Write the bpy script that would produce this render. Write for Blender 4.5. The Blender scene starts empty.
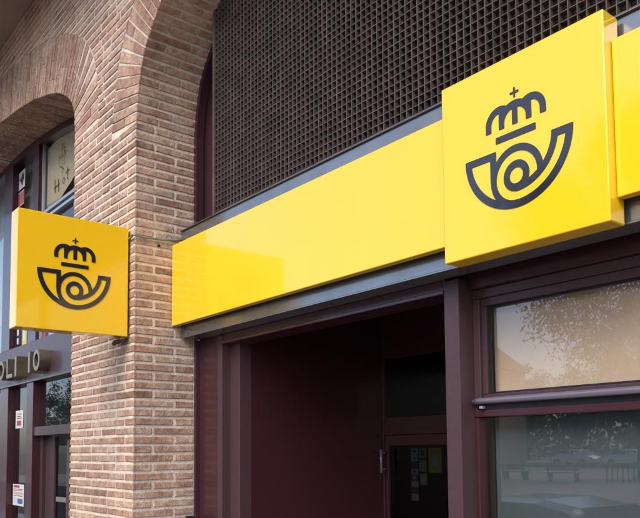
import bpy, math, random
from math import sin, cos, pi, sqrt, radians
from mathutils import Matrix, Vector
random.seed(7)
SC = bpy.context.scene
COL = SC.collection

# ------------------------------------------------------------------ camera
cam = bpy.data.cameras.new('camera'); co = bpy.data.objects.new('camera', cam); COL.objects.link(co)
SC.camera = co
F, CX, CY = 735.02, 351.97, 396.13
def cam_matrix(p, r, y):
    A = Matrix(((cos(y), -sin(y), 0), (sin(y), cos(y), 0), (0, 0, 1)))
    B = Matrix(((1, 0, 0), (0, 0, -1), (0, 1, 0)))
    P = Matrix(((1, 0, 0), (0, cos(p), sin(p)), (0, -sin(p), cos(p))))
    Q = Matrix(((cos(r), -sin(r), 0), (sin(r), cos(r), 0), (0, 0, 1)))
    return Q @ P @ B @ A
M = cam_matrix(0.0705020379, -0.0116719768, -0.865255056)
rt, up, bk = Vector(M[0]), -Vector(M[1]), -Vector(M[2])
m4 = Matrix(((rt.x, up.x, bk.x, 0), (rt.y, up.y, bk.y, 0), (rt.z, up.z, bk.z, 1.6), (0, 0, 0, 1)))
co.matrix_world = m4
cam.sensor_width = 36; cam.lens = 36*F/640
cam.shift_x = (320-CX)/640; cam.shift_y = (CY-259)/640
cam.clip_start = .05; cam.clip_end = 1500

# ------------------------------------------------------------------ light
SUN_EL, SUN_AZ = 44.0, 158.0      # azimuth clockwise from +Y
world = bpy.data.worlds.new('World'); SC.world = world; world.use_nodes = True
wn = world.node_tree.nodes; wl = world.node_tree.links; wn.clear()
sky = wn.new('ShaderNodeTexSky'); sky.sky_type = 'NISHITA'; sky.sun_disc = False
sky.sun_elevation = radians(SUN_EL); sky.sun_rotation = radians(SUN_AZ)
sky.air_density = .75; sky.dust_density = 2.0; sky.ozone_density = 1.0
bg = wn.new('ShaderNodeBackground'); bg.inputs['Strength'].default_value = 0.15
wo = wn.new('ShaderNodeOutputWorld')
wl.new(sky.outputs[0], bg.inputs[0]); wl.new(bg.outputs[0], wo.inputs[0])
sun = bpy.data.lights.new('sun', 'SUN'); so = bpy.data.objects.new('sun', sun); COL.objects.link(so)
sun.energy = 0.95; sun.angle = radians(40); sun.color = (1, .93, .84)
az, el = radians(SUN_AZ), radians(SUN_EL)
sd = Vector((sin(az)*cos(el), cos(az)*cos(el), sin(el)))
so.rotation_euler = sd.to_track_quat('Z', 'Y').to_euler()
SC.view_settings.view_transform = 'Standard'; SC.view_settings.look = 'None'
SC.view_settings.gamma = 1; SC.view_settings.use_curve_mapping = False
SC.view_settings.exposure = 1.36
SC.render.engine = 'CYCLES'
SC.cycles.max_bounces = 8; SC.cycles.glossy_bounces = 5; SC.cycles.transparent_max_bounces = 12
SC.cycles.caustics_reflective = False; SC.cycles.caustics_refractive = False

# ------------------------------------------------------------------ materials
MATS = {}
def mat(name, color=(.5,.5,.5), rough=.5, metal=0., ior=1.45, coat=0., bump=0., bscale=40., mott=0., mscale=6., col2=None, detail=4.):
    m = bpy.data.materials.new(name); m.use_nodes = True; MATS[name] = m
    nt = m.node_tree; b = nt.nodes['Principled BSDF']
    b.inputs['Base Color'].default_value = (*color, 1)
    b.inputs['Roughness'].default_value = rough; b.inputs['Metallic'].default_value = metal
    b.inputs['IOR'].default_value = ior; b.inputs['Coat Weight'].default_value = coat
    b.inputs['Coat Roughness'].default_value = .05
    tc = nt.nodes.new('ShaderNodeTexCoord')
    if mott > 0:
        n = nt.nodes.new('ShaderNodeTexNoise'); n.inputs['Scale'].default_value = mscale; n.inputs['Detail'].default_value = detail
        nt.links.new(tc.outputs['Object'], n.inputs['Vector'])
        r = nt.nodes.new('ShaderNodeMapRange'); r.inputs[1].default_value = .35; r.inputs[2].default_value = .68
        r.inputs[3].default_value = 0; r.inputs[4].default_value = mott
        nt.links.new(n.outputs['Fac'], r.inputs[0])
        mx = nt.nodes.new('ShaderNodeMix'); mx.data_type = 'RGBA'
        mx.inputs[6].default_value = (*color, 1); mx.inputs[7].default_value = (*(col2 or [c*.5 for c in color]), 1)
        nt.links.new(r.outputs[0], mx.inputs[0]); nt.links.new(mx.outputs[2], b.inputs['Base Color'])
    if bump > 0:
        n = nt.nodes.new('ShaderNodeTexNoise'); n.inputs['Scale'].default_value = bscale; n.inputs['Detail'].default_value = 5
        nt.links.new(tc.outputs['Object'], n.inputs['Vector'])
        bp = nt.nodes.new('ShaderNodeBump'); bp.inputs['Strength'].default_value = bump; bp.inputs['Distance'].default_value = .01
        nt.links.new(n.outputs['Fac'], bp.inputs['Height']); nt.links.new(bp.outputs[0], b.inputs['Normal'])
    return m
mat('yellow', (.83,.515,.010), .22, ior=1.5, coat=1., bump=.006, bscale=2.5)
MATS['yellow'].node_tree.nodes['Principled BSDF'].inputs['Specular IOR Level'].default_value = .15
MATS['yellow'].node_tree.nodes['Principled BSDF'].inputs['Coat IOR'].default_value = 1.52
mat('yellow_edge', (.86,.62,.10), .35, coat=.5)
mat('black_vinyl', (.014,.016,.022), .25, coat=1.)
MATS['black_vinyl'].node_tree.nodes['Principled BSDF'].inputs['Specular IOR Level'].default_value = .15
MATS['black_vinyl'].node_tree.nodes['Principled BSDF'].inputs['Coat IOR'].default_value = 1.52
mat('maroon', (.047,.014,.021), .30, coat=.25, mott=.4, mscale=9, col2=(.034,.011,.016), bump=.04, bscale=16)
mat('maroon_gloss', (.043,.013,.018), .3, coat=.2)
mat('maroon_skylit', (.062,.033,.039), .36, mott=.45, mscale=40, col2=(.048,.025,.032), bump=.05, bscale=30)  # paler maroon with the sky's reflection on posts and frames put into its colour
mat('frieze_paint', (.052,.030,.032), .4, coat=.15, mott=.5, mscale=5, col2=(.05,.03,.035), bump=.03, bscale=15)
mat('steel', (.24,.25,.255), .17, metal=.7, mott=.4, mscale=5, col2=(.15,.155,.16), bump=.05, bscale=7)
mat('aluminium', (.48,.50,.54), .25, metal=.6)
mat('sill_metal', (.20,.18,.22), .25, metal=.5)
mat('bronze', (.13,.105,.07), .45, metal=.35, mott=.6, mscale=18, col2=(.07,.055,.04))
mat('bronze_face', (.22,.21,.155), .4, metal=.2, mott=.4, mscale=18)
mat('grille_metal', (.105,.080,.070), .34, mott=.8, mscale=9, col2=(.055,.041,.035))
mat('void_black', (.006,.005,.005), .8)
mat('interior', (.02,.017,.018), .7)
mat('blind', (.74,.52,.38), .8, mott=.15, mscale=1.2, col2=(.64,.45,.33))
mat('grey_film', (.078,.096,.104), .6, mott=.4, mscale=2, col2=(.04,.055,.065))
mat('banner_cloth', (.80,.62,.40), .8, mott=.5, mscale=2.2, col2=(.80,.73,.60))
mat('blind_grey', (.20,.21,.22), .6, mott=.5, mscale=3, col2=(.30,.32,.33))
mat('brown_ink', (.12,.06,.04), .8)
mat('white_paper', (.55,.54,.52), .5)
mat('red_ink', (.34,.05,.05), .5)
mat('blue_ink', (.07,.11,.22), .5)
mat('pale_blue', (.45,.52,.62), .5)
mat('pink_paper', (.50,.32,.31), .5)
mat('yellow_print', (.55,.45,.06), .5)
mat('olive_print', (.40,.36,.20), .5)
mat('black', (.012,.012,.014), .4)
mat('rubber', (.02,.02,.02), .8)
mat('cable_green', (.17,.21,.18), .5)
mat('rust', (.09,.05,.035), .8)
mat('plaster', (.30,.235,.165), .9, mott=.5, mscale=1.5, col2=(.22,.17,.12), bump=.1, bscale=20)
mat('asphalt', (.05,.05,.052), .9, mott=.5, mscale=3, col2=(.035,.035,.037), bump=.3, bscale=120)
mat('paving', (.34,.30,.28), .85, mott=.5, mscale=2, col2=(.26,.23,.22), bump=.15, bscale=60)
mat('plaza_paving', (.40,.31,.29), .85, mott=.5, mscale=.4, col2=(.32,.26,.25))
mat('kerb', (.36,.35,.33), .85, bump=.2, bscale=50)
mat('grass', (.06,.09,.03), .95, mott=.6, mscale=1)
mat('earth', (.20,.17,.13), .95, mott=.5, mscale=.2)
mat('road_paint', (.75,.75,.72), .7)
mat('bark', (.09,.065,.045), .95, bump=.6, bscale=20, mott=.5, mscale=6)
mat('car_white', (.78,.79,.80), .2, coat=1.)
mat('car_silver', (.45,.48,.52), .25, metal=.5, coat=1.)
mat('car_glass', (.02,.025,.03), .05, coat=1.)
mat('chrome', (.6,.6,.6), .2, metal=1.)
mat('lamp_red', (.4,.02,.02), .2)
mat('wood', (.22,.12,.07), .6, mott=.5, mscale=8)
mat('iron', (.03,.035,.035), .5)
mat('house_wall', (.46,.34,.27), .9, mott=.4, mscale=.5)
mat('house_wall_cream', (.55,.47,.36), .9, mott=.4, mscale=.5)
mat('roof_tile', (.28,.13,.08), .9, mott=.6, mscale=3)
mat('window_dark', (.03,.035,.04), .08, coat=1.)

def glass_mat(name, ior=1.9, tint=(1,1,1), rough=0.0):
    m = bpy.data.materials.new(name); m.use_nodes = True; MATS[name] = m
    nt = m.node_tree; nt.nodes.clear()
    o = nt.nodes.new('ShaderNodeOutputMaterial'); mx = nt.nodes.new('ShaderNodeMixShader')
    t = nt.nodes.new('ShaderNodeBsdfTransparent'); t.inputs[0].default_value = (*tint, 1)
    g = nt.nodes.new('ShaderNodeBsdfGlossy'); g.inputs['Roughness'].default_value = rough
    f = nt.nodes.new('ShaderNodeFresnel'); f.inputs['IOR'].default_value = ior
    tc = nt.nodes.new('ShaderNodeTexCoord'); n = nt.nodes.new('ShaderNodeTexNoise'); n.inputs['Scale'].default_value = 1.3
    bp = nt.nodes.new('ShaderNodeBump'); bp.inputs['Strength'].default_value = .02; bp.inputs['Distance'].default_value = .02
    nt.links.new(tc.outputs['Object'], n.inputs['Vector']); nt.links.new(n.outputs['Fac'], bp.inputs['Height'])
    nt.links.new(bp.outputs[0], g.inputs['Normal'])
    ge = nt.nodes.new('ShaderNodeNewGeometry'); sb = nt.nodes.new('ShaderNodeMath'); sb.operation = 'SUBTRACT'; sb.inputs[0].default_value = 1
    ml = nt.nodes.new('ShaderNodeMath'); ml.operation = 'MULTIPLY'
    nt.links.new(ge.outputs['Backfacing'], sb.inputs[1]); nt.links.new(sb.outputs[0], ml.inputs[0]); nt.links.new(f.outputs[0], ml.inputs[1])
    nt.links.new(ml.outputs[0], mx.inputs[0]); nt.links.new(t.outputs[0], mx.inputs[1]); nt.links.new(g.outputs[0], mx.inputs[2])
    nt.links.new(mx.outputs[0], o.inputs[0])
    return m
glass_mat('glass', 1.95, (.92,.94,.93), .01)
glass_mat('glass_dark', 1.5, (.45,.5,.5), .02)

def brick_mat():
    m = bpy.data.materials.new('brick'); m.use_nodes = True; MATS['brick'] = m
    nt = m.node_tree; L = nt.links.new; N = nt.nodes.new; b = nt.nodes['Principled BSDF']
    b.inputs['Roughness'].default_value = .9; b.inputs['Specular IOR Level'].default_value = .25
    at = N('ShaderNodeAttribute'); at.attribute_name = 'tone'
    cr = N('ShaderNodeValToRGB'); e = cr.color_ramp
    cols = [(0,(.25,.138,.096)),(.2,(.36,.208,.142)),(.4,(.42,.258,.175)),(.6,(.46,.295,.208)),(.8,(.50,.345,.242)),(1,(.39,.278,.205))]
    e.elements[0].position = 0; e.elements[0].color = (*cols[0][1],1)
    e.elements[1].position = 1; e.elements[1].color = (*cols[-1][1],1)
    for p, c in cols[1:-1]:
        k = e.elements.new(p); k.color = (*c, 1)
    L(at.outputs['Fac'], cr.inputs[0])
    tc = N('ShaderNodeTexCoord')
    n1 = N('ShaderNodeTexNoise'); n1.inputs['Scale'].default_value = 22; n1.inputs['Detail'].default_value = 8; n1.inputs['Roughness'].default_value = .7
    L(tc.outputs['Object'], n1.inputs['Vector'])
    r1 = N('ShaderNodeMapRange'); r1.inputs[1].default_value = .38; r1.inputs[2].default_value = .66; r1.inputs[3].default_value = .62; r1.inputs[4].default_value = 1.3
    L(n1.outputs['Fac'], r1.inputs[0])
    mu = N('ShaderNodeMix'); mu.data_type = 'RGBA'; mu.blend_type = 'MULTIPLY'; mu.inputs[0].default_value = 1
    L(cr.outputs[0], mu.inputs[6]); L(r1.outputs[0], mu.inputs[7])
    # lime bloom and mortar smears
    n2 = N('ShaderNodeTexNoise'); n2.inputs['Scale'].default_value = 7; n2.inputs['Detail'].default_value = 9; n2.inputs['Roughness'].default_value = .75
    L(tc.outputs['Object'], n2.inputs['Vector'])
    r2 = N('ShaderNodeMapRange'); r2.inputs[1].default_value = .47; r2.inputs[2].default_value = .72; r2.inputs[3].default_value = 0; r2.inputs[4].default_value = .55
    L(n2.outputs['Fac'], r2.inputs[0])
    mx = N('ShaderNodeMix'); mx.data_type = 'RGBA'; mx.inputs[7].default_value = (.62,.52,.42,1)
    L(r2.outputs[0], mx.inputs[0]); L(mu.outputs[2], mx.inputs[6])
    n4 = N('ShaderNodeTexNoise'); n4.inputs['Scale'].default_value = 1.7; n4.inputs['Detail'].default_value = 6
    L(tc.outputs['Object'], n4.inputs['Vector'])
    r4 = N('ShaderNodeMapRange'); r4.inputs[1].default_value = .35; r4.inputs[2].default_value = .65; r4.inputs[3].default_value = .72; r4.inputs[4].default_value = 1.12
    L(n4.outputs['Fac'], r4.inputs[0])
    m4_ = N('ShaderNodeMix'); m4_.data_type = 'RGBA'; m4_.blend_type = 'MULTIPLY'; m4_.inputs[0].default_value = 1
    L(mx.outputs[2], m4_.inputs[6]); L(r4.outputs[0], m4_.inputs[7]); L(m4_.outputs[2], b.inputs['Base Color'])
    n3 = N('ShaderNodeTexNoise'); n3.inputs['Scale'].default_value = 90; n3.inputs['Detail'].default_value = 6
    L(tc.outputs['Object'], n3.inputs['Vector'])
    ad = N('ShaderNodeMath'); ad.operation = 'ADD'; L(n3.outputs['Fac'], ad.inputs[0]); L(n1.outputs['Fac'], ad.inputs[1])
    bp = N('ShaderNodeBump'); bp.inputs['Strength'].default_value = .9; bp.inputs['Distance'].default_value = .006
    L(ad.outputs[0], bp.inputs['Height']); L(bp.outputs[0], b.inputs['Normal'])
brick_mat()
mat('mortar', (.70,.615,.51), .95, bump=.8, bscale=60, mott=.6, mscale=9, col2=(.40,.33,.26), detail=8)

def leaf_mat():
    m = bpy.data.materials.new('leaves'); m.use_nodes = True; MATS['leaves'] = m
    nt = m.node_tree; b = nt.nodes['Principled BSDF']; b.inputs['Roughness'].default_value = .7
    g = nt.nodes.new('ShaderNodeNewGeometry'); cr = nt.nodes.new('ShaderNodeValToRGB')
    cr.color_ramp.elements[0].color = (.03,.045,.018,1); cr.color_ramp.elements[1].color = (.085,.11,.035,1)
    nt.links.new(g.outputs['Random Per Island'], cr.inputs[0]); nt.links.new(cr.outputs[0], b.inputs['Base Color'])
leaf_mat()

# ------------------------------------------------------------------ mesh helpers
class MB:
    def __init__(s): s.v = []; s.f = []; s.tone = []; s.cur = .5; s.sm = False
    def add(s, vs, fs):
        o = len(s.v); s.v += [tuple(v) for v in vs]; s.tone += [s.cur]*len(vs)
        s.f += [tuple(i+o for i in f) for f in fs]; return s
    def box(s, x0, x1, y0, y1, z0, z1):
        return s.add([(x0,y0,z0),(x1,y0,z0),(x1,y1,z0),(x0,y1,z0),(x0,y0,z1),(x1,y0,z1),(x1,y1,z1),(x0,y1,z1)],
            [(0,3,2,1),(4,5,6,7),(0,1,5,4),(1,2,6,5),(2,3,7,6),(3,0,4,7)])
    def tube(s, pts, r, n=10, cap=True):
        rings = []; P = [Vector(p) for p in pts]
        rs = r if isinstance(r, (list, tuple)) else [r]*len(P)
        vs = []
        for i, p in enumerate(P):
            t = (P[min(i+1, len(P)-1)] - P[max(i-1, 0)]).normalized()
            a = Vector((0,0,1)) if abs(t.z) < .9 else Vector((1,0,0))
            u = t.cross(a).normalized(); w = t.cross(u)
            vs += [p + (u*cos(2*pi*k/n) + w*sin(2*pi*k/n))*rs[i] for k in range(n)]
        fs = [(i*n+k, i*n+(k+1)%n, (i+1)*n+(k+1)%n, (i+1)*n+k) for i in range(len(P)-1) for k in range(n)]
        if cap: fs += [tuple(reversed(range(n))), tuple((len(P)-1)*n+k for k in range(n))]
        return s.add(vs, fs)
    def prism(s, poly, fn, d0, d1):
        n = len(poly)
        vs = [fn(a, b, d0) for a, b in poly] + [fn(a, b, d1) for a, b in poly]
        return s.add(vs, [tuple(range(n)), tuple(reversed(range(n, 2*n)))] + [(i, n+i, n+(i+1)%n, (i+1)%n) for i in range(n)])
    def build(s, name, m, parent=None, bevel=0, smooth=False):
        me = bpy.data.meshes.new(name); me.from_pydata(s.v, [], s.f); me.validate(); me.update()
        import bmesh
        bm = bmesh.new(); bm.from_mesh(me); bmesh.ops.recalc_face_normals(bm, faces=bm.faces); bm.to_mesh(me); bm.free()
        if any(abs(t-.5) > 1e-6 for t in s.tone):
            a = me.attributes.new('tone', 'FLOAT', 'POINT'); a.data.foreach_set('value', s.tone)
        me.materials.append(MATS[m])
        if smooth: me.polygons.foreach_set('use_smooth', [True]*len(me.polygons))
        o = bpy.data.objects.new(name, me); COL.objects.link(o)
        if parent: o.parent = parent
        if bevel:
            b = o.modifiers.new('bevel', 'BEVEL'); b.width = bevel; b.segments = 2; b.limit_method = 'ANGLE'; b.harden_normals = False
        return o
def box(name, x0, x1, y0, y1, z0, z1, m, parent=None, bevel=0):
    """x y z extents in world coordinates; the mesh is stored relative to its parent"""
    p = world_of(parent)
    return MB().box(x0-p.x, x1-p.x, y0-p.y, y1-p.y, z0-p.z, z1-p.z).build(name, m, parent, bevel)
def world_of(o):
    v = Vector((0,0,0))
    while o: v += o.location; o = o.parent
    return v
def shift(mb, parent):
    p = world_of(parent); mb.v = [(x-p.x, y-p.y, z-p.z) for x, y, z in mb.v]; return mb
def tag(o, label, cat, group=None):
    o['label'] = label; o['category'] = cat
    if group: o['group'] = group
    return o
def thing(name, label, cat, loc=(0,0,0), group=None, rz=0):
    o = bpy.data.objects.new(name, None); o.empty_display_size = .1; COL.objects.link(o)
    o.location = loc; o.rotation_euler = (0,0,rz)
    return tag(o, label, cat, group)
def struct(o): o['kind'] = 'structure'; return o
def copy_tree(o, parent=None):
    c = o.copy(); COL.objects.link(c); c.parent = parent
    for ch in [x for x in bpy.data.objects if x.parent == o]: copy_tree(ch, c)
    return c
def label_part(o, l): o['label'] = l; return o

# ------------------------------------------------------------------ ground
def sheet(name, x0, x1, y0, y1, z, m):
    return struct(MB().add([(x0,y0,z),(x1,y0,z),(x1,y1,z),(x0,y1,z)], [(0,1,2,3)]).build(name, m))
ZP, ZR = -0.20, -0.33
sheet('ground', -600, 600, -600, 600, -.36, 'earth')
struct(MB().box(-60, 60, -1.2, 6.0, -.35, ZP).build('pavement', 'paving'))
k = MB()
for i in range(-60, 60): k.box(i+.005, i+.995, -1.36, -1.203, -.34, ZP-.004)
struct(k.build('kerb', 'kerb', bevel=.01))
sheet('road', -60, 60, -8.2, -1.36, ZR, 'asphalt')
rm = MB()
for i in range(-14, 14): rm.box(i*4, i*4+1.8, -4.85, -4.73, ZR+.003, ZR+.006)
struct(rm.build('road_marking', 'road_paint'))
struct(MB().box(-60, 60, -70, -8.2, -.35, ZP-.02).build('plaza', 'plaza_paving'))
sheet('lawn', -60, 20, -62, -46, ZP-.016, 'grass')

# ------------------------------------------------------------------ brick building
YF, YR, JL, JR = 2.12, 2.575, -6.012, -4.803      # front plane, rear of the reveals, jambs of the pier
HALF = 3.5; ZTOP = 6.8; PITCH = .0633; ZC0 = 1.5455; JOINT = .0195
PL = [(0,ZP),(0,4.1725),(.008,4.35),(.03,4.46),(.075,4.53),(.135,4.59),(.23,4.65),(.355,4.724),(.5,4.78),(.677,4.84),(1.08,4.946),(1.63,5.048),(2.26,5.13),(2.9,5.18),(3.5,5.195)]
PR = [(0,ZP),(0,3.919),(.012,4.03),(.035,4.16),(.087,4.32),(.15,4.41),(.226,4.49),(.346,4.60),(.5,4.70),(.67,4.79),(1.08,4.92),(1.63,5.04),(2.26,5.12),(2.9,5.17),(3.5,5.19)]
def resample(P, step):
    P = P[1:]; out = []; acc = 0
    L = [0]
    for a, b in zip(P, P[1:]): L.append(L[-1] + sqrt((b[0]-a[0])**2 + (b[1]-a[1])**2))
    n = int(L[-1]/step)
    for i in range(n+1):
        s = min(L[-1], i*step); j = 0
        while j < len(L)-2 and L[j+1] < s: j += 1
        t = (s-L[j])/(L[j+1]-L[j]); out.append([P[j][q]+(P[j+1][q]-P[j][q])*t for q in (0,1)])
    for _ in range(6):
        out = [out[0]] + [[.25*out[i-1][q]+.5*out[i][q]+.25*out[i+1][q] for q in (0,1)] for i in range(1, len(out)-1)] + [out[-1]]
    return out
def curve(P, step=PITCH/2):
    c = resample(P, step); nn = []
    for i in range(len(c)):
        a, b = c[max(0,i-1)], c[min(len(c)-1,i+1)]
        t = Vector((b[0]-a[0], b[1]-a[1])).normalized(); nn.append((-t.y, t.x))
    for _ in range(8):
        nn = [nn[0]] + [tuple(Vector((nn[i-1][0]+nn[i][0]+nn[i+1][0], nn[i-1][1]+nn[i][1]+nn[i+1][1])).normalized()) for i in range(1, len(nn)-1)] + [nn[-1]]
    return c, nn
RING_L, RING_R = .50, .43
# openings: name, left jamb x, profile, ring thickness
OPEN = []; CJ = .0045
def mk_open(x_ref, sign, P, ring): OPEN.append(dict(xr=x_ref, sg=sign, P=P, ring=ring, cn=curve(P), xc=x_ref+sign*HALF))
mk_open(JL, -1, PL, RING_L); mk_open(JR, 1, PR, RING_R)
XEND = 2.15; XW0, XW1 = JL-2*HALF-1.2, JR+2*HALF+1.2
bld = thing('brick_building', 'brick arcade building with a wide pale brick pier between two rounded arches', 'building', (JR-.6, YF, ZP))
def F_front(a, b, h): return (a, YF-h, b)
def put_brick(mb, q, frame, h=None, base=-.014, ch=.003, jit=.0022):
    """q: four corners (a,b); a chamfered, slightly uneven brick face"""
    if h is None: h = random.uniform(-.002, .0022)
    cx = sum(p[0] for p in q)/4; cy = sum(p[1] for p in q)/4
    q = [(a+random.uniform(-jit, jit), b+random.uniform(-jit, jit)) for a, b in q]
    def ins(p, d):
        # move towards the centre by d along both axes
        return (p[0]+(d if p[0] < cx else -d), p[1]+(d if p[1] < cy else -d))
    ring0 = [frame(a, b, base) for a, b in q]
    ring1 = [frame(a, b, h-.0035) for a, b in q]
    ring2 = [frame(*ins(p, ch), h+random.uniform(-.0006,.0006)) for p in q]
    vs = ring0+ring1+ring2
    fs = []
    for r in (0, 4):
        for i in range(4): fs.append((r+i, r+(i+1)%4, r+4+(i+1)%4, r+4+i))
    fs.append((8,9,10,11))
    mb.add(vs, fs)
def tone(): return min(1, max(0.001, random.betavariate(2.2, 2.0)))
rows = []
k0 = int((ZP-ZC0)/PITCH)+1; k1 = int((ZTOP-ZC0)/PITCH)
for k in range(k0, k1): rows.append((k, ZC0+k*PITCH-PITCH/2+JOINT/2, ZC0+k*PITCH+PITCH/2-JOINT/2))
def ext_block(o, z):
    """half-open interval in d blocked by arch opening + ring at height z, or None"""
    c, nn = o['cn']; zs = c[0][1]
    if z <= zs: return 0.002
    best = None; R = o['ring']
    pts = [(c[0][0]-R, zs)] + [(p[0]+n[0]*R, p[1]+n[1]*R) for p, n in zip(c, nn)]
    for (a, b), (a2, b2) in zip(pts, pts[1:]):
        if (b-z)*(b2-z) <= 0 and b != b2:
            return a+(a2-a)*(z-b)/(b2-b) - .012
    return None
front = MB(); quoin_tone = {}
for (k, za, zb) in rows:
    zm = (za+zb)/2
    blocks = []
    for o in OPEN:
        dA, dB = ext_block(o, za), ext_block(o, zb)
        if dA is None and dB is None: continue
        if dA is None: dA = dB
        if dB is None: dB = dA
        xa0, xa1 = sorted((o['xr']+o['sg']*dA, o['xr']+o['sg']*(2*HALF-dA)))
        xb0, xb1 = sorted((o['xr']+o['sg']*dB, o['xr']+o['sg']*(2*HALF-dB)))
        blocks.append((xa0, xb0, xa1, xb1))
    blocks.sort(); segs = []; cur = (XW0, XW0)
    for b in blocks:
        segs.append((cur, (b[0], b[1]))); cur = (b[2], b[3])
    segs.append((cur, (XW1, XW1)))
    for (L0, L1), (R0, R1) in segs:
        if min(R0-L0, R1-L1) < .03: continue
        even = k % 2 == 0
        # start at right end with a quoin, step left
        x = None; right0, right1 = R0, R1
        xs = []; xcur = min(R0, R1)
        first = .145 if even else .30
        if zm > 4.2: first = random.uniform(.1, .29)
        w = first
        while True:
            nx = xcur - w
            if nx < max(L0, L1)+.07: break
            xs.append(nx); xcur = nx
            w = random.choice([.305,.305,.30,.31,.152]) if random.random() < .8 else random.uniform(.2,.3)
        edges = [(R0, R1)] + [(x, x) for x in xs] + [(L0, L1)]
        for i in range(len(edges)-1):
            (r0, r1), (l0, l1) = edges[i], edges[i+1]
            jr = 0 if i == 0 else JOINT/2; jl = 0 if i == len(edges)-2 else JOINT/2
            t = tone(); front.cur = t
            if i == 0 and abs(R0-JR) < .01: quoin_tone[k] = t
            front_q = [(l0+jl, za), (r0-jr, za), (r1-jr, zb), (l1+jl, zb)]
            put_brick(front, front_q, F_front)
shift(front, bld).build('brickwork', 'brick', bld)
# reveals and soffits, arch rings
for oi, o in enumerate(OPEN):
    c, nn = o['cn']; sg = o['sg']; xr = o['xr']; rev = MB(); ring = MB()
    for half in (0, 1):
        def X(d): return xr+sg*(d if half == 0 else 2*HALF-d)
        hs = 1 if half == 0 else -1
        # straight reveal rows below the spring
        for (k, za, zb) in rows:
            if zb > c[0][1]+.01: continue
            even = k % 2 == 0
            ys = [YF+.0018, YF+(.305 if even else .145)]
            if not even: ys.append(YF+.455)
            ys = [y for y in ys if y < YR-.04]+[YR]
            for i in range(len(ys)-1):
                rev.cur = quoin_tone.get(k, tone()) if (i == 0 and oi == 1 and half == 0) else tone()
                ya = ys[i]+(0 if i == 0 else JOINT/2); yb = ys[i+1]-(JOINT/2 if i < len(ys)-2 else 0)
                put_brick(rev, [(ya,za),(yb,za),(yb,zb),(ya,zb)], lambda a, b, h: (X(h), a, b), h=random.uniform(-.001,.001))
        # curved part: two samples per course
        n = (len(c)-1)//2
        for j in range(n):
            i0, i1 = 2*j, 2*j+2
            if i1 >= len(c): break
            P0, P1 = Vector(c[i0]), Vector(c[i1]); N0, N1 = Vector(nn[i0]), Vector(nn[i1])
            ln = (P1-P0).length; f = JOINT/2/ln
            def G(s, h, P0=P0, P1=P1, N0=N0, N1=N1):
                p = P0.lerp(P1, s); q = N0.lerp(N1, s).normalized(); return p-q*h
            ys = [YF+.0018, YF+(.305 if j % 2 else .145)+random.uniform(-.03,.03)]
            if j % 2 == 0: ys.append(YF+.44+random.uniform(-.03,.0))
            ys = [y for y in ys if y < YR-.04]+[YR]
            for i in range(len(ys)-1):
                rev.cur = tone()
                ya = ys[i]+(0 if i == 0 else CJ); yb = ys[i+1]-(CJ if i < len(ys)-2 else 0)
                def fr(a, b, h):
                    p = G(b/ln, h); return (X(p.x), a, p.y)
                put_brick(rev, [(ya,f*ln),(yb,f*ln),(yb,ln-f*ln),(ya,ln-f*ln)], fr, h=random.uniform(-.001,.001))
            # voussoirs on the front
            R = o['ring']; cut = random.choice([.15,.29,.22,.36,.12]) if R > .45 else random.choice([.27,.14,.2])
            for (r0, r1) in ((.002, cut-.002), (cut+.002, R)):
                ring.cur = tone()
                def W(s, r):
                    p = G(s, -r); return (X(p.x), p.y)
                g0, g1 = [max(.0055, ((Vector(G(1,-r))-Vector(G(0,-r))).length-(PITCH-.013)*(1+.6*r/R))/2)/max(.02, (Vector(G(1,-r))-Vector(G(0,-r))).length) for r in (r0, r1)]
                put_brick(ring, [W(g0,r0), W(1-g0,r0), W(1-g1,r1), W(g1,r1)], F_front, ch=.003)
    shift(rev, bld).build('arch_reveal', 'brick', bld)
    shift(ring, bld).build('arch_ring', 'brick', bld)
# mortar core
mo = MB(); E_ = .007
def wall_strip(x0, x1, z0a, z0b, z1):
    y = YF+.0055
    mo.add([(x0,y,z0a),(x1,y,z0b),(x1,y,z1),(x0,y,z1)], [(0,1,2,3)])
def pier_rect(x0, x1): wall_strip(x0, x1, ZP, ZP, ZTOP)
pier_rect(XW0, JL-2*HALF-E_); pier_rect(JL+E_, JR-E_); pier_rect(JR+2*HALF+E_, XW1)
for o in OPEN:
    c, nn = o['cn']
    pts = [(-E_, ZP), (-E_, c[0][1])] + [(p[0]+n[0]*E_, p[1]+n[1]*E_) for p, n in zip(c, nn)]
    for half in (0, 1):
        xp = [(o['xr']+o['sg']*(a if half == 0 else 2*HALF-a), b) for a, b in pts]
        for (a, b), (a2, b2) in zip(xp, xp[1:]):
            if abs(a2-a) > 1e-6: wall_strip(a, a2, b, b2, ZTOP)
            mo.add([(a,YF+.0055,b),(a2,YF+.0055,b2),(a2,YR+.03,b2),(a,YR+.03,b)], [(0,1,2,3)])
mo.box(XW0, XW1, YR+.5, YR+6, 5.4, ZTOP)
shift(mo, bld).build('mortar', 'mortar', bld)
bm_ = MB(); bm_.box(XW0, XW1, YF-1.05, YF+.004, 5.97, 6.17); bm_.box(XW0, XW1, YF-1.10, YF-1.0, 5.93, 6.22)
shift(bm_, bld).build('balcony_slab', 'plaster', bld, bevel=.012)
box('upper_wall', XW0, XW1, YF+.01, YF+.4, ZTOP, 12, 'house_wall', bld)

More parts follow.
